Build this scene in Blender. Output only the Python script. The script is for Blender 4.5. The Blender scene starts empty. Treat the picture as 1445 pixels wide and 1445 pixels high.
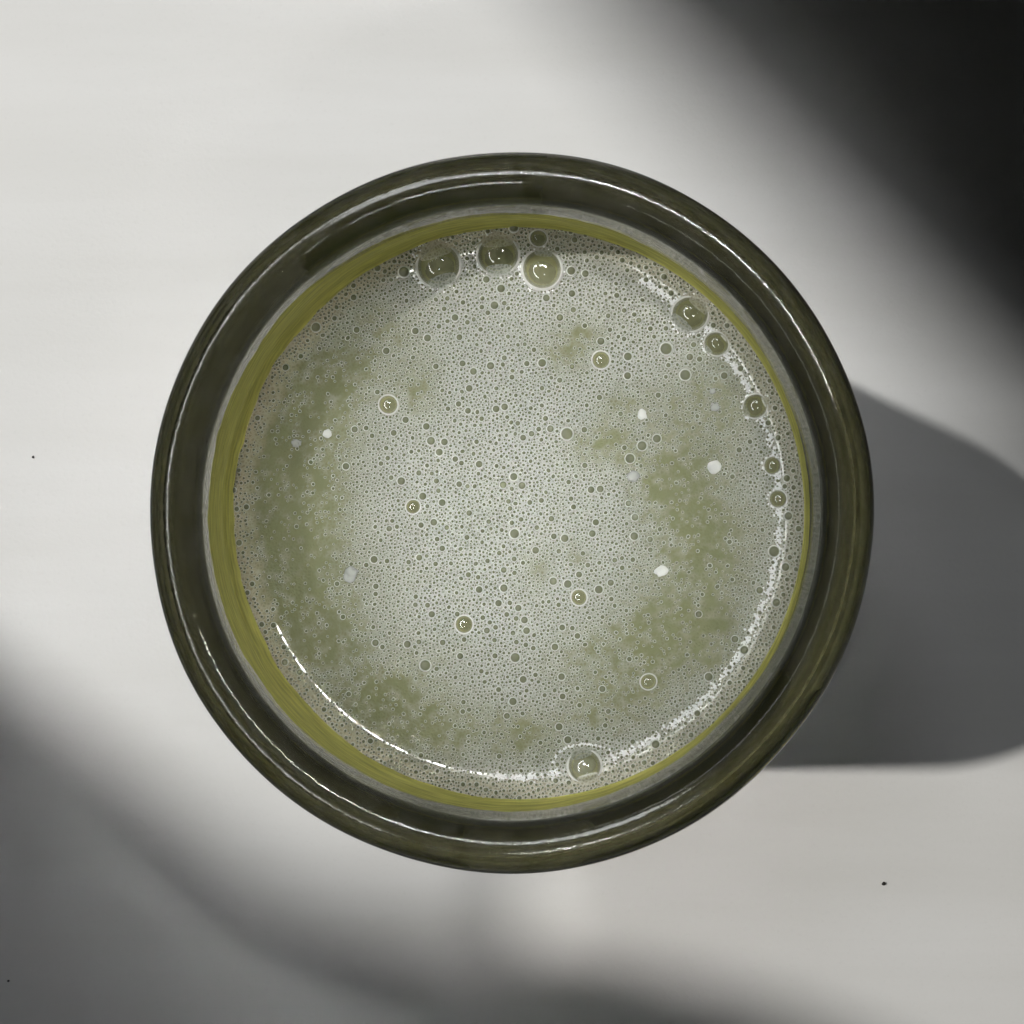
import bpy, bmesh, math, random
import numpy as np
from mathutils import Vector, Matrix, noise

random.seed(7); np.random.seed(7)
S = bpy.context.scene
COL = S.collection

# ------------------------------------------------------------------ camera
# one Blender unit is one centimetre
S.unit_settings.system = 'METRIC'; S.unit_settings.scale_length = 0.01; S.unit_settings.length_unit = 'CENTIMETERS'
H_CAM = 34.0
RIM_Z = 10.0
cam_data = bpy.data.cameras.new('camera')
cam = bpy.data.objects.new('camera', cam_data); COL.objects.link(cam)
CAM_P = Vector((0.85, -0.10, H_CAM))
AIM = Vector((0.035, 0.0, RIM_Z))
view = (AIM - CAM_P).normalized()
up = Vector((0, 1, 0)); right = view.cross(up).normalized(); up = right.cross(view).normalized()
cam.matrix_world = Matrix(((right.x, up.x, -view.x, CAM_P.x),
                           (right.y, up.y, -view.y, CAM_P.y),
                           (right.z, up.z, -view.z, CAM_P.z), (0, 0, 0, 1)))
cam_data.sensor_width = 36.0; cam_data.sensor_height = 36.0
FPX = 3222.0                                  # focal length in photograph pixels (1445 wide)
cam_data.lens = 36.0 * FPX / 1445.0
cam_data.clip_start = 1.0; cam_data.clip_end = 2000.0
S.camera = cam

def at(px, py, z):
    """point of the place at height z that the photograph shows at pixel (px, py)"""
    d = view * FPX + right * (px - 722.5) - up * (py - 722.5)
    t = (z - CAM_P.z) / d.z
    return CAM_P + d * t

def pix(p):
    d = p - CAM_P; k = FPX / d.dot(view)
    return 722.5 + d.dot(right)*k, 722.5 - d.dot(up)*k

# ------------------------------------------------------------------ world, lamps, exposure
W = bpy.data.worlds.new('World'); S.world = W; W.use_nodes = True
W.node_tree.nodes['Background'].inputs[0].default_value = (0.9, 0.95, 1.0, 1)
W.node_tree.nodes['Background'].inputs[1].default_value = 0.004
S.view_settings.view_transform = 'Standard'; S.view_settings.look = 'None'
S.view_settings.exposure = 0.0; S.view_settings.gamma = 1.0
S.cycles.use_denoising = True
S.cycles.max_bounces = 20; S.cycles.transmission_bounces = 16; S.cycles.glossy_bounces = 8
S.cycles.transparent_max_bounces = 16; S.cycles.diffuse_bounces = 4
S.cycles.caustics_refractive = True; S.cycles.caustics_reflective = True
S.cycles.sample_clamp_indirect = 4.0; S.cycles.blur_glossy = 0.3

def lamp(name, direction, dist, size, power, color, target=Vector((0, 0, 3.0))):
    ld = bpy.data.lights.new(name, 'AREA'); ld.shape = 'DISK'; ld.size = size
    ld.energy = power; ld.color = color
    o = bpy.data.objects.new(name, ld); COL.objects.link(o)
    d = Vector(direction).normalized()
    o.location = target + d * dist
    o.rotation_euler = d.to_track_quat('Z', 'Y').to_euler()
    return o
E1, E2 = math.radians(60), math.radians(63)
A1 = math.radians(183.0); A2 = math.radians(151)      # azimuths of the two windows
def polar(az, el): return (math.cos(az)*math.cos(el), math.sin(az)*math.cos(el), math.sin(el))
L1 = lamp('window_lamp', polar(A1, E1), 200, 4.5, 262000.0, (1.0, 0.975, 0.93))
L2 = lamp('window_lamp', polar(A2, E2), 200, 6.5, 300000.0, (1.0, 0.99, 0.965))
# added fill lamps at the right and near side: narrow beams onto the drink
for k, (az, w) in enumerate([(31, 1.5), (39, 2.5), (48, 1.2), (55, 1.6), (63, 1.0), (69, 2.3), (79, 1.2), (87, 2.2), (-72, 3.4), (-86, 2.4)]):
    lo = lamp('drink_fill_lamp', polar(math.radians(az), math.radians(70)), 85, w, 10.2, (0.98, 0.98, 0.97), Vector((0, 0, 8.5)))
    lo.data.shape = 'RECTANGLE'; lo.data.size = w; lo.data.size_y = 3.2; lo.data.spread = math.radians(8)
L4 = lamp('fill_lamp', polar(math.radians(106), math.radians(69)), 85, 20.0, 8600.0, (0.95, 0.975, 1.0))  # added soft fill lamp, out of view
# added arc of narrow lamps at left for highlights and fill on the glass
def add_highlight(az, el, power, w=2.65, h=0.7):
    lo = lamp('highlight_lamp', polar(math.radians(az), math.radians(el)), 28, w, power, (0.97, 0.99, 1.0), Vector((0, 0, 8.5)))
    lo.data.shape = 'RECTANGLE'; lo.data.size = w; lo.data.size_y = h; lo.data.spread = math.radians(15)
for k in range(16): add_highlight(106 + 132*k/15, 54, 3.0, 2.65, 2.0)
for l_ in (L1, L2): l_.data.cycles.is_caustics_light = True

# ------------------------------------------------------------------ helpers
def link(name, me, mat=None, parent=None):
    o = bpy.data.objects.new(name, me); COL.objects.link(o)
    if mat is not None and not me.materials: me.materials.append(mat)
    if parent is not None: o.parent = parent
    return o
def tag(o, label=None, cat=None, group=None, kind=None):
    if label: o['label'] = label
    if cat: o['category'] = cat
    if group: o['group'] = group
    if kind: o['kind'] = kind
    return o
def empty(name, loc):
    o = bpy.data.objects.new(name, None); COL.objects.link(o); o.location = loc
    o.empty_display_size = 1
    return o
def smooth(me):
    me.polygons.foreach_set('use_smooth', [True]*len(me.polygons)); me.update()
def lathe(profile, seg=256, closed=True, wob=None):
    """profile: list of (r, z); r == 0 makes a pole"""
    vs, fs, rings = [], [], []
    for r, z in profile:
        if r <= 1e-9:
            rings.append([len(vs)]); vs.append((0, 0, z))
        else:
            ring = []
            for k in range(seg):
                a = 2*math.pi*k/seg
                rr, zz = (r, z) if wob is None else wob(r, z, a)
                ring.append(len(vs)); vs.append((rr*math.cos(a), rr*math.sin(a), zz))
            rings.append(ring)
    n = len(rings)
    for i in range(n if closed else n-1):
        A, B = rings[i], rings[(i+1) % n]
        if len(A) == 1 and len(B) == 1: continue
        for k in range(seg):
            k2 = (k+1) % seg
            if len(A) == 1: fs.append((A[0], B[k2], B[k]))
            elif len(B) == 1: fs.append((A[k], A[k2], B[0]))
            else: fs.append((A[k], A[k2], B[k2], B[k]))
    me = bpy.data.meshes.new('lathe'); me.from_pydata(vs, [], fs)
    bm = bmesh.new(); bm.from_mesh(me); bmesh.ops.recalc_face_normals(bm, faces=bm.faces); bm.to_mesh(me); bm.free()
    smooth(me); return me

# ------------------------------------------------------------------ materials
class NT:
    def __init__(s, name):
        s.m = bpy.data.materials.new(name); s.m.use_nodes = True; s.t = s.m.node_tree; s.t.nodes.clear()
        s.out = s.n('ShaderNodeOutputMaterial')
    def n(s, kind, **kw):
        x = s.t.nodes.new(kind)
        for k, v in kw.items():
            if k.startswith('i_'):
                key = k[2:]; key = int(key) if key.isdigit() else key.replace('_', ' ')
                x.inputs[key].default_value = v
            else: setattr(x, k, v)
        return x
    def l(s, a, b): s.t.links.new(a, b)
    def mixc(s, fac, a, b, mode='MIX'):
        x = s.n('ShaderNodeMix', data_type='RGBA', blend_type=mode)
        for v, i in ((fac, 0), (a, 6), (b, 7)):
            if isinstance(v, bpy.types.NodeSocket): s.l(v, x.inputs[i])
            else: x.inputs[i].default_value = v if i == 0 else (*v, 1)
        return x.outputs[2]
    def n_math(s, op, a, b):
        x = s.n('ShaderNodeMath', operation=op, use_clamp=True); s.l(a, x.inputs[0]); x.inputs[1].default_value = b; return x.outputs[0]
    def ramp(s, fac, stops):
        x = s.n('ShaderNodeValToRGB'); e = x.color_ramp.elements
        while len(e) < len(stops): e.new(0.5)
        for i, (p, c) in enumerate(stops):
            e[i].position = p; e[i].color = (c, c, c, 1) if not hasattr(c, '__len__') else (*c, 1)
        s.l(fac, x.inputs[0]); return x.outputs[0]

def mat_table():
    t = NT('white_painted_board'); b = t.n('ShaderNodeBsdfPrincipled', i_Roughness=0.55)
    tc = t.n('ShaderNodeTexCoord'); mp = t.n('ShaderNodeMapping'); mp.inputs['Scale'].default_value = (0.05, 0.38, 0.05)
    t.l(tc.outputs['Object'], mp.inputs[0])
    n1 = t.n('ShaderNodeTexNoise', i_Scale=1.6, i_Detail=5.0, i_Roughness=0.55); t.l(mp.outputs[0], n1.inputs['Vector'])
    n2 = t.n('ShaderNodeTexNoise', i_Scale=15.0, i_Detail=3.0); t.l(tc.outputs['Object'], n2.inputs['Vector'])
    n3 = t.n('ShaderNodeTexNoise', i_Scale=0.14, i_Detail=3.0); t.l(tc.outputs['Object'], n3.inputs['Vector'])
    c = t.mixc(t.ramp(n1.outputs[0], [(0.3, 0.0), (0.72, 1.0)]), (0.725, 0.722, 0.700), (0.805, 0.805, 0.795))
    c = t.mixc(t.ramp(n3.outputs[0], [(0.35, 0.0), (0.7, 0.25)]), c, (0.79, 0.775, 0.735))
    c = t.mixc(t.ramp(n2.outputs[0], [(0.25, 0.12), (0.42, 0.0)]), c, (0.58, 0.57, 0.55))
    t.l(c, b.inputs['Base Color'])
    bp = t.n('ShaderNodeBump', i_Strength=0.12, i_Distance=0.02); t.l(n2.outputs[0], bp.inputs['Height']); t.l(bp.outputs[0], b.inputs['Normal'])
    t.l(b.outputs[0], t.out.inputs[0]); return t.m

def mat_dark(name, col, rough=0.7):
    t = NT(name); b = t.n('ShaderNodeBsdfPrincipled', i_Roughness=rough)
    n1 = t.n('ShaderNodeTexNoise', i_Scale=0.6, i_Detail=4.0)
    t.l(t.mixc(n1.outputs[0], [c*0.8 for c in col], [c*1.2 for c in col]), b.inputs['Base Color'])
    t.l(b.outputs[0], t.out.inputs[0]); return t.m

def mat_glass():
    t = NT('green_glass')
    b = t.n('ShaderNodeBsdfGlass', i_Roughness=0.09, i_IOR=1.5)
    tc = t.n('ShaderNodeTexCoord')
    n1 = t.n('ShaderNodeTexNoise', i_Scale=1.2, i_Detail=2.0); t.l(tc.outputs['Object'], n1.inputs['Vector'])
    n2 = t.n('ShaderNodeTexNoise', i_Scale=15.0, i_Detail=3.0); t.l(tc.outputs['Object'], n2.inputs['Vector'])
    b1 = t.n('ShaderNodeBump', i_Strength=0.03, i_Distance=0.2); t.l(n1.outputs[0], b1.inputs['Height'])
    b2 = t.n('ShaderNodeBump', i_Strength=0.13, i_Distance=0.02); t.l(n2.outputs[0], b2.inputs['Height']); t.l(b1.outputs[0], b2.inputs['Normal'])
    t.l(b2.outputs[0], b.inputs['Normal'])
    ds = t.n('ShaderNodeBsdfDiffuse'); ds.inputs[0].default_value = (0.60, 0.59, 0.54, 1)
    n3 = t.n('ShaderNodeTexNoise', i_Scale=5.0, i_Detail=6.0, i_Roughness=0.7); t.l(tc.outputs['Object'], n3.inputs['Vector'])
    ms = t.n('ShaderNodeMixShader'); t.l(t.ramp(n3.outputs[0], [(0.40, 0.004), (0.75, 0.06)]), ms.inputs[0]); t.l(b.outputs[0], ms.inputs[1]); t.l(ds.outputs[0], ms.inputs[2])
    t.l(ms.outputs[0], t.out.inputs[0])
    v = t.n('ShaderNodeVolumeAbsorption', i_Density=0.12); v.inputs['Color'].default_value = (0.74, 0.72, 0.36, 1)
    t.l(v.outputs[0], t.out.inputs['Volume']); return t.m

def mat_liquid():
    t = NT('green_liquid'); b = t.n('ShaderNodeBsdfPrincipled', i_Roughness=0.12, i_IOR=1.33)
    n1 = t.n('ShaderNodeTexNoise', i_Scale=0.9, i_Detail=4.0)
    t.l(t.mixc(n1.outputs[0], (0.135, 0.145, 0.045), (0.22, 0.225, 0.085)), b.inputs['Base Color'])
    t.l(b.outputs[0], t.out.inputs[0]); return t.m

LIQ = (0.165, 0.175, 0.072)
def mat_foam():
    t = NT('fine_foam'); b = t.n('ShaderNodeBsdfPrincipled', i_Roughness=0.4, i_IOR=1.33)
    b.inputs['Coat Weight'].default_value = 1.0; b.inputs['Coat Roughness'].default_value = 0.065; b.inputs['Coat IOR'].default_value = 1.5
    tc = t.n('ShaderNodeTexCoord')
    at_ = t.n('ShaderNodeAttribute', attribute_name='foam_density'); ae = t.n('ShaderNodeAttribute', attribute_name='edge_scum')
    n0 = t.n('ShaderNodeTexNoise', i_Scale=1.6, i_Detail=5.0, i_Roughness=0.6); t.l(tc.outputs['Object'], n0.inputs['Vector'])
    vo = t.n('ShaderNodeTexVoronoi', feature='DISTANCE_TO_EDGE', i_Scale=26.0); t.l(tc.outputs['Object'], vo.inputs['Vector'])
    vc = t.n('ShaderNodeTexVoronoi', feature='F1', i_Scale=26.0); t.l(tc.outputs['Object'], vc.inputs['Vector'])
    cell = t.ramp(vo.outputs['Distance'], [(0.05, 1.0), (0.38, 0.25)])
    liq = t.mixc(n0.outputs[0], (0.150, 0.162, 0.066), (0.238, 0.243, 0.120))
    white = t.mixc(cell, (0.125, 0.132, 0.086), (0.49, 0.50, 0.445))
    c = t.mixc(at_.outputs['Fac'], liq, white)
    scum = t.mixc(cell, (0.28, 0.245, 0.14), (0.56, 0.515, 0.36))
    c = t.mixc(ae.outputs['Fac'], c, scum)
    t.l(c, b.inputs['Base Color'])
    bp = t.n('ShaderNodeBump', i_Strength=0.5, i_Distance=0.025, invert=True); t.l(vo.outputs['Distance'], bp.inputs['Height'])
    t.l(bp.outputs[0], b.inputs['Normal'])
    t.l(b.outputs[0], t.out.inputs[0]); return t.m

def mat_bubble():
    """small froth bubble: liquid seen through the middle, pale film where it turns away"""
    t = NT('froth_bubble'); b = t.n('ShaderNodeBsdfPrincipled', i_Roughness=0.09, i_IOR=1.5)
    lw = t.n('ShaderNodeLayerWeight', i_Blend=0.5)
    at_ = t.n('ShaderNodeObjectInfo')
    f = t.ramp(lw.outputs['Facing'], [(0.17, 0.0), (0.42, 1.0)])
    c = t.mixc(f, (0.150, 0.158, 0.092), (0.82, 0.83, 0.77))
    t.l(c, b.inputs['Base Color']); t.l(b.outputs[0], t.out.inputs[0]); return t.m

def mat_film():
    """big bubble: thin clear film"""
    t = NT('bubble_film')
    lw = t.n('ShaderNodeLayerWeight', i_Blend=0.5)
    tr = t.n('ShaderNodeBsdfTransparent'); tr.inputs[0].default_value = (0.96, 0.965, 0.93, 1)
    df = t.n('ShaderNodeBsdfDiffuse'); df.inputs[0].default_value = (0.72, 0.73, 0.66, 1)
    gl = t.n('ShaderNodeBsdfGlossy', i_Roughness=0.05)
    fr = t.n('ShaderNodeFresnel', i_IOR=1.45)
    m1 = t.n('ShaderNodeMixShader'); t.l(t.ramp(lw.outputs['Facing'], [(0.70, 0.0), (0.95, 0.35)]), m1.inputs[0])
    t.l(tr.outputs[0], m1.inputs[1]); t.l(df.outputs[0], m1.inputs[2])
    m2 = t.n('ShaderNodeMixShader'); t.l(t.n_math('MINIMUM', t.n_math('MULTIPLY', fr.outputs[0], 3.5), 0.30), m2.inputs[0]); t.l(m1.outputs[0], m2.inputs[1]); t.l(gl.outputs[0], m2.inputs[2])
    t.l(m2.outputs[0], t.out.inputs[0]); return t.m

def mat_fleck(name='white_light_spot', solid=1.0, lo=(0.62, 0.63, 0.59), hi=(0.80, 0.81, 0.78)):
    t = NT(name); b = t.n('ShaderNodeBsdfPrincipled', i_Roughness=0.5)
    n1 = t.n('ShaderNodeTexNoise', i_Scale=30.0, i_Detail=3.0)
    t.l(t.mixc(n1.outputs[0], lo, hi), b.inputs['Base Color'])
    if solid < 1:
        tr = t.n('ShaderNodeBsdfTransparent'); lw = t.n('ShaderNodeLayerWeight', i_Blend=0.5)
        m = t.n('ShaderNodeMixShader'); t.l(t.ramp(lw.outputs['Facing'], [(0.0, solid), (0.75, 0.05)]), m.inputs[0])
        t.l(tr.outputs[0], m.inputs[1]); t.l(b.outputs[0], m.inputs[2]); t.l(m.outputs[0], t.out.inputs[0])
    else: t.l(b.outputs[0], t.out.inputs[0])
    return t.m

M_TABLE = mat_table(); M_GOBO = mat_dark('dark_gobo', (0.02, 0.02, 0.02)); M_GLASS = mat_glass()
M_LIQ = mat_liquid(); M_FOAM = mat_foam(); M_BUB = mat_bubble(); M_FILM = mat_film(); M_FLECK = mat_fleck(); M_HAZY = mat_fleck('hazy_light_spot', 0.6); M_FROTH_HIGHLIGHT = mat_fleck('froth_highlight_white', 1.0, (0.88, 0.89, 0.87), (0.95, 0.95, 0.94))
M_CRUMB = mat_dark('dark_crumb', (0.03, 0.028, 0.025), 0.8)

# ------------------------------------------------------------------ the setting
def slab(name, x0, x1, y0, y1, z0, z1, mat):
    bm = bmesh.new(); bmesh.ops.create_cube(bm, size=1)
    for v in bm.verts: v.co = Vector(((x0+x1)/2 + v.co.x*(x1-x0), (y0+y1)/2 + v.co.y*(y1-y0), (z0+z1)/2 + v.co.z*(z1-z0)))
    me = bpy.data.meshes.new(name); bm.to_mesh(me); bm.free()
    return link(name, me, mat)
table = slab('table_top', -30, 45, -45, 45, -2, 0, M_TABLE)
tag(table, 'white painted table top under the glass', kind='structure')

# added unseen wall left of the table: its openings shape the lit areas
LIT = [(-120, -120), (780, -120), (910, 10), (1080, 190), (1190, 300), (1290, 410), (1420, 550), (1640, 790), (1400, 725), (1200, 665), (1000, 640), (825, 720),
       (806, 1010), (814, 1357), (700, 1335), (400, 1243),
       (200, 1090), (0, 935), (-120, 830)]
LIT_LOW = [(736, 1015), (1640, 1015), (1640, 1620), (1400, 1550), (1250, 1485), (1100, 1418), (900, 1366), (736, 1342)]
WX = -22.5
def opening(L, lit):
    P = L.location; pts = []
    for px, py in lit:
        q = at(px, py, 0.0); t = (WX - q.x) / (P.x - q.x)
        w = q + (P - q) * t; pts.append((w.y, w.z))
    return pts
holes = [opening(L1, LIT_LOW), opening(L2, LIT)]
print('openings', [(round(min(p[0] for p in h), 3), round(max(p[0] for p in h), 3), round(min(p[1] for p in h), 3), round(max(p[1] for p in h), 3)) for h in holes])
bm = bmesh.new()
loops = [[(-90, 0.01), (110, 0.01), (110, 120), (-90, 120)]] + holes
edges = []
for lp in loops:
    vs = [bm.verts.new((WX, y, z)) for y, z in lp]
    for i in range(len(vs)): edges.append(bm.edges.new((vs[i], vs[(i+1) % len(vs)])))
bmesh.ops.triangle_fill(bm, use_beauty=True, use_dissolve=False, edges=edges)
ret = bmesh.ops.extrude_face_region(bm, geom=bm.faces[:])
for v in ret['geom']:
    if isinstance(v, bmesh.types.BMVert): v.co.x -= 0.6
bmesh.ops.recalc_face_normals(bm, faces=bm.faces)
me = bpy.data.meshes.new('gobo_wall'); bm.to_mesh(me); bm.free()
gobo_wall = tag(link('gobo_wall', me, M_GOBO), 'added unseen dark panel with two openings that shape the window light', kind='structure')

# added board, out of view at the upper right, blocks the fill light there
def blocker():
    zb = 10.5
    pts = []
    for px, py in [(880, -60), (1050, 120), (1165, 250), (1275, 370), (1480, 600)]:
        q = at(px, py, 0.0); t = zb / L4.location.z; w = q + (L4.location - q) * t
        w = w + Vector((0.05, 0.05, 0))          # clear of the camera's view
        pts.append((w.x, w.y))
    pts += [(pts[-1][0] + 25, pts[-1][1] - 6), (pts[-1][0] + 25, pts[0][1] + 25), (pts[0][0] - 6, pts[0][1] + 25)]
    for (x0, y0), (x1, y1) in zip(pts[:4], pts[1:5]):
        for k in range(11):
            for z in (zb, zb+0.6):
                u, v = pix(Vector((x0+(x1-x0)*k/10, y0+(y1-y0)*k/10, z)))
                if u < 1450 and v > -5: print('board in view', u, v)
    bm = bmesh.new(); f = bm.faces.new([bm.verts.new((x, y, zb)) for x, y in pts])
    r = bmesh.ops.extrude_face_region(bm, geom=[f])
    for v in r['geom']:
        if isinstance(v, bmesh.types.BMVert): v.co.z += 0.6
    bmesh.ops.recalc_face_normals(bm, faces=bm.faces)
    print('blocker', [(round(a, 3), round(b, 3)) for a, b in pts])
    me = bpy.data.meshes.new('blocker_board'); bm.to_mesh(me); bm.free()
    return link('blocker_board', me, M_GOBO)
tag(blocker(), 'added unseen dark board blocking light over the far right corner of the table', kind='structure')

# ------------------------------------------------------------------ the glass
RO, RI = 3.845, 3.28
RT = (RO - RI) / 2; RC = (RO + RI) / 2
prof = [(0, 0.12), (2.6, 0.12), (2.85, 0.04), (3.15, 0.0)]
for k in range(1, 7):
    a = math.pi/2 * k/6; prof.append((3.45 + 0.33*math.sin(a), 0.35 - 0.35*math.cos(a)))
for z in (1.2, 3, 5, 7, 8.5, 9.2): prof.append((RO - 0.02*(1 - z/10), z))
zt = RIM_Z - RT
for k in range(0, 25):
    a = math.pi * k/24; prof.append((RC + RT*math.cos(a), zt + RT*math.sin(a)))
for z in (9, 8, 6, 4, 2): prof.append((RI, z))
for k in range(1, 7):
    a = math.pi/2 * k/6; prof.append((RI - 0.5 + 0.5*math.cos(a), 1.4 - 0.5*math.sin(a)))
prof += [(1.5, 0.88), (0, 0.86)]
def glass_wob(r, z, a):
    k = min(1, max(0, (z-2)/5))
    rr = r + k*(0.012*math.sin(2*a+0.7) + 0.006*math.sin(5*a+1.9) + 0.003*math.sin(11*a))
    zz = z + (max(0, (z-9)/1))*(0.018*math.sin(3*a+0.4) + 0.009*math.sin(7*a))
    return rr, zz
glass = empty('drinking_glass', (0, 0, 0))
tag(glass, 'thick walled green glass tumbler with rounded rim holding a frothy drink', 'glass')
GLASS_BODY = wall_o = link('glass_body', lathe(prof, 320, False, glass_wob), M_GLASS, glass)

# ------------------------------------------------------------------ the drink
ZL = 8.25
def slope(r):
    pts = [(0.0, 0.0), (2.77, 0.0), (2.87, 0.08), (2.97, 0.26), (3.06, 0.42), (3.18, 0.6), (3.28, 0.95)]
    for (a, s), (b, u) in zip(pts, pts[1:]):
        if r <= b: return s + (u-s)*(r-a)/(b-a)
    return pts[-1][1]
_N = 700; _RS = [3.3*i/_N for i in range(_N+1)]; _ZS = [ZL]
for i in range(_N): _ZS.append(_ZS[-1] + 3.3/_N*slope((_RS[i]+_RS[i+1])/2))
def zsurf(r):
    t = min(r, 3.299)/3.30*_N; i = int(t); return _ZS[i] + (_ZS[min(i+1, _N)]-_ZS[i])*(t-i)
def surf(px, py):
    """point of the foam surface seen at a pixel"""
    z = ZL
    for _ in range(6):
        p = at(px, py, z); z = zsurf(math.hypot(p.x, p.y))
    return at(px, py, z)
def normal(x, y):
    r = math.hypot(x, y); s = slope(r)
    if r < 1e-4: return Vector((0, 0, 1))
    return Vector((-x/r*s, -y/r*s, 1)).normalized()
PX = (at(822.5, 722.5, ZL) - at(722.5, 722.5, ZL)).length / 100     # metres per photograph pixel on the foam
C0 = at(722.5, 722.5, ZL)

RL = RI - 0.006
drink = empty('frothy_drink', (0, 0, 0.88))
tag(drink, 'pale green frothy drink with a layer of fine bubbles filling the glass', 'drink')
lp = [(0, 0.88), (1.5, 0.9)]
for k in range(6, 0, -1):
    a = math.pi/2 * k/6; lp.append((RL - 0.5 + 0.5*math.cos(a), 1.41 - 0.5*math.sin(a)))
for z in (2, 4, 6, 8): lp.append((RL, z))
lp.append((RL, zsurf(RL) - 0.045))
for r in (3.15, 3, 2.85, 2.74, 2, 1): lp.append((r, zsurf(r) - 0.045))
lp.append((0, ZL - 0.045))
def local(o, parent):
    o.parent = parent; o.matrix_parent_inverse = Matrix.Translation(-parent.location); return o
liquid = local(link('liquid', lathe(lp, 160, False), M_LIQ), drink)

# how thick the froth lies (thin patches let the green drink show)
THIN = [(395, 690, 42, 110, 1.0), (440, 600, 50, 60, .75), (480, 530, 55, 50, .8), (535, 470, 50, 30, .55), (430, 790, 55, 60, .85),
        (415, 850, 35, 60, .8), (470, 900, 55, 55, .8), (540, 985, 70, 45, .9), (600, 1030, 60, 30, .7), (590, 545, 30, 30, .6),
        (985, 740, 55, 60, .9), (960, 660, 40, 50, .75), (1010, 800, 40, 40, .6), (950, 880, 65, 50, .8), (1000, 890, 40, 40, .8),
        (850, 622, 28, 24, .8), (800, 493, 26, 22, .75), (830, 470, 22, 16, .6), (905, 960, 55, 35, .65), (850, 1000, 60, 30, .6), (930, 690, 18, 24, .9),
        (830, 930, 40, 30, .5), (742, 1035, 40, 25, .6), (762, 800, 14, 18, .6), (815, 785, 14, 9, .6), (1000, 570, 50, 45, .7),
        (890, 570, 35, 20, .6), (920, 905, 35, 30, .6), (700, 1040, 60, 25, .4), (450, 700, 40, 90, .6), (880, 640, 30, 20, .5)]
def density(px, py, x, y):
    v = Vector((x*10, y*10, 0.0))
    n = noise.fractal(v*0.22, 1.0, 2.1, 4) ; n2 = noise.fractal(v*0.75 + Vector((9, 3, 0)), 0.9, 2.0, 4)
    qx, qy = px + 13*n2, py + 22*noise.noise(v*0.5 + Vector((4, 8, 2)))
    s = 0.0
    for a, b, sa, sb, w in THIN:
        e = ((qx-a)/sa)**2 + ((qy-b)/sb)**2
        if e < 9: s = max(s, w*math.exp(-e*0.45)) if s == 0 else 1-(1-s)*(1-w*math.exp(-e*0.55))
    s *= 0.9 + 0.5*n2
    s = max(0.0, min(1.0, s*1.05))
    return max(0.0, min(1.0, 0.93 + 0.14*n - s))
SEG, RINGS = 420, 150
vs, fs, dens, edge = [], [], [], []
rr = [RL*((i+1)/RINGS)**0.8 for i in range(RINGS)]
vs.append((0, 0, ZL)); rings = []
for r in rr:
    ring = []
    for k in range(SEG):
        a = 2*math.pi*k/SEG
        ring.append(len(vs)); vs.append((r*math.cos(a), r*math.sin(a), zsurf(r)))
    rings.append(ring)
for k in range(SEG): fs.append((0, rings[0][k], rings[0][(k+1) % SEG]))
for i in range(RINGS-1):
    A, B = rings[i], rings[i+1]
    for k in range(SEG):
        k2 = (k+1) % SEG; fs.append((A[k], B[k], B[k2], A[k2]))
for x, y, z in vs:
    px, py = pix(Vector((x, y, z))); dens.append(density(px, py, x, y))
    r = math.hypot(x, y); n = noise.noise(Vector((x*5, y*5, 3)))
    side = 0.62 - 0.30*math.cos(math.atan2(y, x) - math.radians(-15))     # more scum on the wall side where the froth clung
    e = max(0, min(1, (r - 2.90 + 0.07*n)/0.20)); edge.append(e*min(1, max(0.1, side)))
skirt = [len(vs)+k for k in range(SEG)]
for k in range(SEG):
    a = 2*math.pi*k/SEG; vs.append((RL*math.cos(a), RL*math.sin(a), zsurf(RL)-0.04)); dens.append(0.5); edge.append(edge[rings[-1][k]])
for k in range(SEG): fs.append((rings[-1][k], skirt[k], skirt[(k+1) % SEG], rings[-1][(k+1) % SEG]))
me = bpy.data.meshes.new('foam_layer'); me.from_pydata(vs, [], fs); smooth(me)
for nm, arr in (('foam_density', dens), ('edge_scum', edge)):
    at_ = me.attributes.new(nm, 'FLOAT', 'POINT'); at_.data.foreach_set('value', arr)
foam = local(link('foam_layer', me, M_FOAM), drink)
GLASS_BODY.cycles.is_caustics_caster = True
for o_ in (foam, table, liquid): o_.cycles.is_caustics_receiver = True

# drink left clinging to the inner wall just above the froth, highest on the left
def mat_wallfilm():   # clear yellow-green drink, thin enough to glow
    t = NT('clinging_drink'); tr = t.n('ShaderNodeBsdfTransparent'); tr.inputs[0].default_value = (0.97, 0.93, 0.36, 1)
    gl = t.n('ShaderNodeBsdfGlossy', i_Roughness=0.08); df = t.n('ShaderNodeBsdfTranslucent'); df.inputs[0].default_value = (0.90, 0.85, 0.26, 1)
    tc = t.n('ShaderNodeTexCoord'); mp = t.n('ShaderNodeMapping'); mp.inputs['Scale'].default_value = (1, 1, 9); t.l(tc.outputs['Object'], mp.inputs[0])
    n1 = t.n('ShaderNodeTexNoise', i_Scale=2.2, i_Detail=4.0); t.l(mp.outputs[0], n1.inputs['Vector'])
    d2 = t.n('ShaderNodeBsdfDiffuse'); d2.inputs[0].default_value = (1.0, 0.97, 0.30, 1)
    md = t.n('ShaderNodeMixShader', i_0=0.6); t.l(df.outputs[0], md.inputs[1]); t.l(d2.outputs[0], md.inputs[2])
    m0 = t.n('ShaderNodeMixShader'); t.l(t.ramp(n1.outputs[0], [(0.30, 0.60), (0.70, 1.0)]), m0.inputs[0]); t.l(tr.outputs[0], m0.inputs[1]); t.l(md.outputs[0], m0.inputs[2])
    m1 = t.n('ShaderNodeMixShader', i_0=0.03); t.l(m0.outputs[0], m1.inputs[1]); t.l(gl.outputs[0], m1.inputs[2])
    t.l(m1.outputs[0], t.out.inputs[0]); return t.m
vs, fs = [], []
NF = 300
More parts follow.
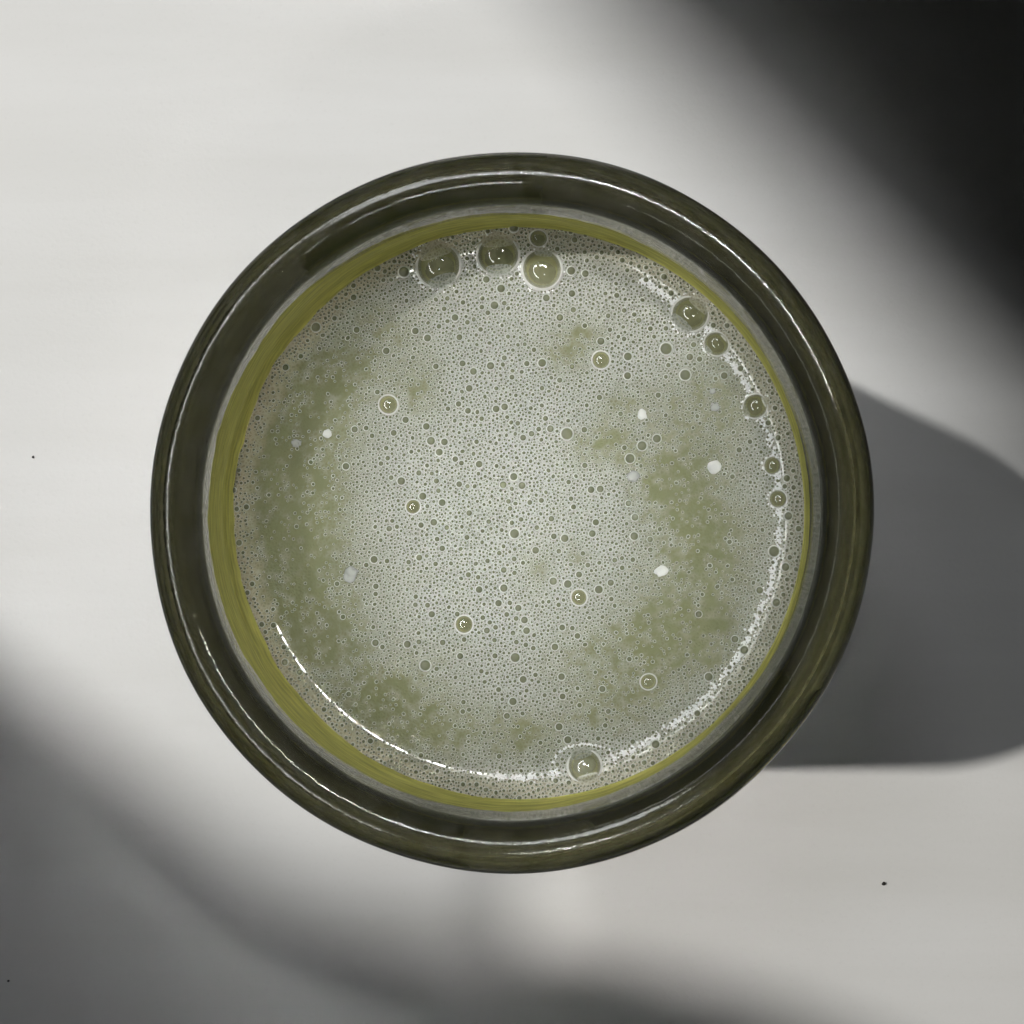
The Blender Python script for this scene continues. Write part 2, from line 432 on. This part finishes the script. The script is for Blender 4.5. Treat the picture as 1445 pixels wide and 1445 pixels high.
for k in range(NF):
    a = 2*math.pi*k/NF
    c = 0.5 - 0.5*math.cos(a - math.radians(-8))                        # 1 on the left wall
    nz = 0.10*noise.noise(Vector((math.cos(a)*5, math.sin(a)*5, 1))) + 0.06*noise.noise(Vector((math.cos(a)*22, math.sin(a)*22, 4)))
    foot = RI - 0.035 - 0.085*c**1.2*(1 + 2.5*nz)
    z0 = zsurf(foot) + 0.012
    top = z0 + 0.34 + 0.72*c**1.2 + nz
    for f, zz in ((foot, z0), (foot + 0.3*(RI-foot), z0 + 0.10*(top-z0)), (foot + 0.68*(RI-foot), z0 + 0.36*(top-z0)), (RI - 0.016, z0 + 0.75*(top-z0)), (RI - 0.004, top)):
        vs.append((f*math.cos(a), f*math.sin(a), zz))
for k in range(NF):
    for j in range(4):
        k2 = (k+1) % NF; fs.append((k*5+j, k*5+j+1, k2*5+j+1, k2*5+j))
me = bpy.data.meshes.new('drink_film'); me.from_pydata(vs, [], fs); smooth(me)
local(link('drink_film', me, mat_wallfilm()), drink).cycles.is_caustics_receiver = True

# ------------------------------------------------------------------ bubbles
BIG = [  # px, py, radius px, label: bubbles that stand free on the froth
 (619, 375, 30, 'large clear bubble, leftmost of the three big ones near the far rim'),
 (703, 360, 28, 'large clear bubble, middle one of the three near the far rim'),
 (765, 380, 27, 'large clear bubble, rightmost of the three near the far rim'),
 (974, 443, 25, 'large clear bubble with bright streak, upper one of the pair at the upper right edge'),
 (1011, 485, 17, 'medium clear bubble just below the large one at the upper right edge'),
 (1066, 573, 17, 'medium clear bubble ringed with bright froth on the right edge, above two smaller ones'),
 (825, 1081, 23, 'large clear bubble alone at the near edge beside the bright highlight line'),
 (1090, 657, 12, 'small clear bubble on the bright line at the right edge, directly above another alike'),
 (1098, 704, 12, 'small clear bubble on the bright line at the right edge, directly below another alike'),
 (548, 571, 13, 'bright ringed bubble standing alone at the upper left of the froth'),
 (848, 508, 12, 'dark centred bubble with bright ring in the upper right froth'),
 (655, 881, 12, 'dark centred bubble with bright ring in the lower left of the centre froth'),
 (583, 715, 10, 'dark centred bubble with bright ring in the left of the centre froth'),
 (817, 843, 11, 'dark centred bubble with bright ring right of centre in the near froth'),
 (915, 962, 11, 'pale clear bubble alone in the thin green froth at the lower right'),
 (760, 336, 12, 'small flat bubble touching the far edge above the big bubble trio'),
]
MID = [(940, 492, 10), (967, 529, 9), (800, 612, 10), (906, 629, 8), (889, 647, 8), (1092, 778, 9), (600, 939, 9), (765, 512, 7), (726, 753, 8),
       (725, 322, 8), (707, 407, 7), (1072, 833, 6), (1050, 917, 7), (1037, 902, 6), (608, 622, 7), (676, 655, 6), (886, 503, 7), (927, 619, 7),
       (570, 384, 9), (826, 386, 6), (806, 382, 7), (446, 462, 8), (586, 467, 6), (545, 495, 6), (642, 448, 6), (790, 448, 6), (809, 437, 5), (1022, 530, 6),
       (1045, 520, 5), (1110, 675, 6), (1112, 728, 7), (1108, 800, 7), (1095, 850, 7), (1000, 955, 7), (925, 1050, 7), (740, 875, 6), (743, 890, 6),
       (783, 913, 6), (727, 928, 8), (845, 832, 7), (710, 684, 6), (662, 724, 5), (612, 737, 6), (594, 741, 5), (676, 832, 6), (549, 746, 5), (778, 732, 5),
       (834, 691, 6), (847, 690, 6), (896, 730, 6), (488, 658, 6), (615, 517, 5), (668, 524, 6), (700, 577, 6), (712, 574, 6), (662, 548, 6), (647, 570, 5), (750, 612, 5)]
def dome_mesh(name, seg, rings, h, flange=0.0):
    vs, fs = [(0, 0, h)], []
    for i in range(1, rings+1):
        a = math.pi/2 * i/rings
        for k in range(seg):
            t = 2*math.pi*k/seg; vs.append((math.sin(a)*math.cos(t), math.sin(a)*math.sin(t), h*math.cos(a)))
    for k in range(seg): fs.append((0, 1+k, 1+(k+1) % seg))
    for i in range(rings-1):
        for k in range(seg):
            a = 1+i*seg; b = a+seg; k2 = (k+1) % seg; fs.append((a+k, b+k, b+k2, a+k2))
    me = bpy.data.meshes.new(name); me.from_pydata(vs, [], fs); smooth(me); return me

film_me = dome_mesh('bubble_film', 40, 14, 0.62); film_me.materials.append(M_FILM)
# the bubble's floor: a shallow cup of drink with a raised froth lip round it
lipp = [(0, 0.01)]
for r, z in ((0.5, 0.015), (0.8, 0.025), (0.93, 0.04), (1.0, 0.06), (1.06, 0.08), (1.12, 0.05), (1.18, -0.05)): lipp.append((r, z))
cup_me = lathe(lipp[:5], 40, False); lip_me = lathe(lipp[4:], 40, False)
def mat_cup():
    t = NT('drink_under_bubble'); b = t.n('ShaderNodeBsdfPrincipled', i_Roughness=0.25, i_IOR=1.33)
    n1 = t.n('ShaderNodeTexNoise', i_Scale=3.0, i_Detail=3.0); tc = t.n('ShaderNodeTexCoord'); t.l(tc.outputs['Object'], n1.inputs['Vector'])
    t.l(t.mixc(n1.outputs[0], (0.19, 0.19, 0.10), (0.29, 0.29, 0.165)), b.inputs['Base Color']); t.l(b.outputs[0], t.out.inputs[0]); return t.m
cup_me.materials.append(mat_cup()); lip_me.materials.append(M_BUB)
M_LIP = mat_dark('froth_lip', (0.6, 0.6, 0.55), 0.3); lip_me.materials.clear(); lip_me.materials.append(M_LIP)

taken = []
def put(o, px, py, r_px, lift=0.0, sq=1.0):
    p = surf(px, py); n = normal(p.x, p.y); r = r_px*PX
    o.location = p + n*lift
    o.rotation_euler = Vector((0, 0, 1)).rotation_difference(n).to_euler()
    o.rotation_euler.rotate_axis('Z', random.uniform(0, 6.28))
    o.scale = (r, r*sq, r)
    return p
for px, py, r, lab in BIG:
    root = empty('bubble', (0, 0, 0)); tag(root, lab, 'bubble', 'bubbles standing on the froth')
    p = put(root, px, py, r, 0.004, random.uniform(0.94, 1.0)); taken.append((p.x, p.y, r*PX*1.08))
    link('film', film_me, None, root); link('floor', cup_me, None, root); link('rim', lip_me, None, root)

FLECKS = [(1007, 659, 12, 1, 'bright white speck at the right in the green froth, largest and sharpest of the specks'),
          (933, 806, 11, 1, 'bright white speck at the lower right of the froth'),
          (893, 672, 12, 0, 'hazy round white speck just left of the brightest speck'),
          (495, 810, 15, 0, 'hazy round white speck at the lower left of the froth'),
          (462, 612, 8, 1, 'small sharp white speck at the upper left of the green froth'),
          (418, 625, 9, 0, 'faint white smear beside the small speck at the far left'),
          (906, 585, 9, 1, 'small pale speck in the upper right froth'),
          (1006, 552, 6, 0, 'tiny pale speck at the upper right, above a faint smear'),
          (1009, 574, 9, 0, 'faint pale smear at the upper right, below a tiny speck')]
for i, (px, py, r, sharp, lab) in enumerate(FLECKS):  # pale lumps stand in for spots of light on the froth
    bm = bmesh.new(); bmesh.ops.create_icosphere(bm, subdivisions=3, radius=1)
    for v in bm.verts:
        n = noise.noise(v.co*1.4 + Vector((i*7.3, 0, 0)))*0.25 + noise.noise(v.co*4 + Vector((0, i*3.1, 0)))*(0.08 if sharp else 0.20)
        v.co *= 0.85 + n; v.co.z *= 0.30 if sharp else 0.35
    me = bpy.data.meshes.new('light_spot'); bm.to_mesh(me); bm.free(); smooth(me)
    o = tag(link('light_spot', me, M_FLECK if sharp else M_HAZY), lab, 'foam speck', 'white spots of light laid on the froth')
    p = put(o, px, py, r, 0.002 if sharp else -0.002, 0.85)
    taken.append((p.x, p.y, r*PX*(0.8 if sharp else 0.4)))

# dart throwing for the froth: big ones first, each keeps clear of the others
CELL = 0.06; grid = {}
def free(x, y, r, gap):
    R = int((r+0.08)/CELL)+1; i, j = int(x/CELL), int(y/CELL)
    for a in range(i-R, i+R+1):
        for b in range(j-R, j+R+1):
            for (u, v, q) in grid.get((a, b), ()):
                if (x-u)**2 + (y-v)**2 < ((r+q)*gap)**2: return False
    return True
def add(x, y, r): grid.setdefault((int(x/CELL), int(y/CELL)), []).append((x, y, r))
def free_big(x, y, r): return all((x-u)**2 + (y-v)**2 > (r+q)**2 for u, v, q in taken)
bub = []
for px, py, r in MID:
    p = surf(px, py); bub.append((p.x, p.y, r*PX)); add(p.x, p.y, r*PX)
def throw(n, rmin, rmax, gap, dpow, rlim=RL, power=1.0, rlow=0.0):
    for _ in range(n):
        a = random.uniform(0, 2*math.pi); d = math.sqrt(random.random())*(rlim-0.01); x, y = d*math.cos(a), d*math.sin(a)
        if d < rlow: continue
        r = (rmin + (rmax-rmin)*random.random()**power)*PX
        if d + r*0.8 > RL: continue
        if not free(x, y, r, gap) or not free_big(x, y, r): continue
        i = min(RINGS-1, max(0, int((d/RL)**1.25*RINGS)-1)); k = int((a/(2*math.pi))*SEG) % SEG
        D = dens[1 + i*SEG + k]
        if random.random() > max(0.10, D)**dpow: continue
        bub.append((x, y, r)); add(x, y, r)
throw(1600, 3.0, 5.6, 1.15, 0.3, 3.2, 1.4, 3.0)
throw(420, 4.2, 7.0, 1.25, 2.0, 2.8, 2.2)
throw(3600, 2.7, 4.4, 1.08, 2.0, power=1.8)
throw(60000, 2.0, 3.0, 1.0, 1.9, power=1.5)
throw(100000, 1.35, 2.1, 0.98, 1.7)
print('bubbles', len(bub))
order = sorted(bub, key=lambda b: -b[2])
bub_me = dome_mesh('bubble', 14, 5, 0.62); bub_me.materials.append(M_BUB)
for x, y, r in order[:300]:
    o = link('bubble', bub_me); n = normal(x, y)
    o.location = (x, y, zsurf(math.hypot(x, y)) + 0.001); o.scale = (r, r, r)
    o.rotation_euler = Vector((0, 0, 1)).rotation_difference(n).to_euler(); o.cycles.is_caustics_receiver = True
    local(o, drink)
rest = order[300:]
base = dome_mesh('tmp', 9, 3, 0.62)
bv = np.array([v.co[:] for v in base.vertices]); bf = [tuple(p.vertices) for p in base.polygons]
nv = len(bv); allv = np.empty((len(rest)*nv, 3)); tri, quad = [], []
for i, (x, y, r) in enumerate(rest):
    rot = np.array(Vector((0, 0, 1)).rotation_difference(normal(x, y)).to_matrix())
    q_ = random.uniform(0, 6.28); e_ = random.uniform(0.0, 0.16); c_, s_ = math.cos(q_), math.sin(q_)
    sq = np.array([[1+e_*c_*c_-e_/2, e_*c_*s_, 0], [e_*c_*s_, 1+e_*s_*s_-e_/2, 0], [0, 0, random.uniform(0.8, 1.15)]])
    allv[i*nv:(i+1)*nv] = (bv*r) @ sq @ rot.T + (x, y, zsurf(math.hypot(x, y)))
bft = np.array([f for f in bf if len(f) == 3]); bfq = np.array([f for f in bf if len(f) == 4])
off = (np.arange(len(rest))*nv)[:, None, None]
F3 = (bft[None] + off).reshape(-1, 3); F4 = (bfq[None] + off).reshape(-1, 4)
me = bpy.data.meshes.new('fine_bubbles')
me.vertices.add(len(allv)); me.vertices.foreach_set('co', allv.ravel())
lv = np.concatenate([F3.ravel(), F4.ravel()]).astype(np.int32)
me.loops.add(len(lv)); me.loops.foreach_set('vertex_index', lv)
ls = np.concatenate([np.arange(len(F3))*3, len(F3)*3 + np.arange(len(F4))*4]).astype(np.int32)
me.polygons.add(len(ls)); me.polygons.foreach_set('loop_start', ls)
me.update(calc_edges=True); me.validate(); smooth(me)
fine = local(link('fine_bubbles', me, M_BUB), drink); fine['kind'] = 'stuff'; fine.cycles.is_caustics_receiver = True
bpy.data.meshes.remove(base)

# white beads stand in for the highlight along the meniscus, round the right side
beads = []
def bead_at(a, rad, rp):
    beads.append((rad*math.cos(a), rad*math.sin(a), rp*PX))
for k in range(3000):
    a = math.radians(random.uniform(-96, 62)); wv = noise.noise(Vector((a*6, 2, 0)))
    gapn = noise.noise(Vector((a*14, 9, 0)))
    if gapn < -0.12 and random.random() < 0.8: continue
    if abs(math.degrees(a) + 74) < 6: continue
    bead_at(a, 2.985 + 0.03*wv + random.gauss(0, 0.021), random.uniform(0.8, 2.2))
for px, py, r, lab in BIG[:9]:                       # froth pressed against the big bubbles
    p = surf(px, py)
    if py > 1000:                                    # the bead highlight arches over the lone bubble at the near edge
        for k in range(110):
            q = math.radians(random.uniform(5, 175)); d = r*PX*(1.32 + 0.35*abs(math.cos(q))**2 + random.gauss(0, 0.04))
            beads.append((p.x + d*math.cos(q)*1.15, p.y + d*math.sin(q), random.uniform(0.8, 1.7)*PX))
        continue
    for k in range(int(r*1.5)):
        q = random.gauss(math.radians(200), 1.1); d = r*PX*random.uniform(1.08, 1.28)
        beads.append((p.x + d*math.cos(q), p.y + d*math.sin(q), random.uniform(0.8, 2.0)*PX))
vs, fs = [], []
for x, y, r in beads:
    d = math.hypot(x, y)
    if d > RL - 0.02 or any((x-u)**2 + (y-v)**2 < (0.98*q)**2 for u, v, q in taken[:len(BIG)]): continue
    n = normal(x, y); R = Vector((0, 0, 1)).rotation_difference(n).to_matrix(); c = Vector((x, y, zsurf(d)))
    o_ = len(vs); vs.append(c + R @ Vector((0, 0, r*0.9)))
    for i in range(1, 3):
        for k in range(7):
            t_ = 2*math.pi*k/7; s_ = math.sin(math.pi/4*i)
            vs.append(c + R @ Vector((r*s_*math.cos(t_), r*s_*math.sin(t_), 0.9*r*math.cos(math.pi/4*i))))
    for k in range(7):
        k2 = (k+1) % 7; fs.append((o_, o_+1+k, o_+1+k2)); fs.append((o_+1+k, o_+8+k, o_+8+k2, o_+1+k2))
me = bpy.data.meshes.new('froth_highlight'); me.from_pydata([tuple(v) for v in vs], [], fs); smooth(me)
fl = local(link('froth_highlight', me, M_FROTH_HIGHLIGHT), drink); fl['kind'] = 'stuff'; fl.cycles.is_caustics_receiver = True

# ------------------------------------------------------------------ crumbs on the table
for i, (px, py, r, lab) in enumerate([(47, 645, 1.8, 'tiny dark crumb on the table at the far left'),
                                      (1247, 1247, 2.6, 'tiny dark crumb on the table at the near right'),
                                      (12, 1384, 1.6, 'tiny dark crumb on the table at the near left corner')]):
    bm = bmesh.new(); bmesh.ops.create_icosphere(bm, subdivisions=2, radius=r*0.0105)
    for v in bm.verts: v.co *= 1 + 0.5*noise.noise(v.co*90 + Vector((i*5, 0, 0))); v.co.z = max(v.co.z, -r*0.006)
    me = bpy.data.meshes.new('crumb'); bm.to_mesh(me); bm.free()
    o = tag(link('crumb', me, M_CRUMB), lab, 'crumb', 'dark crumbs on the white table'); q = at(px, py, 0); o.location = (q.x, q.y, r*0.006)
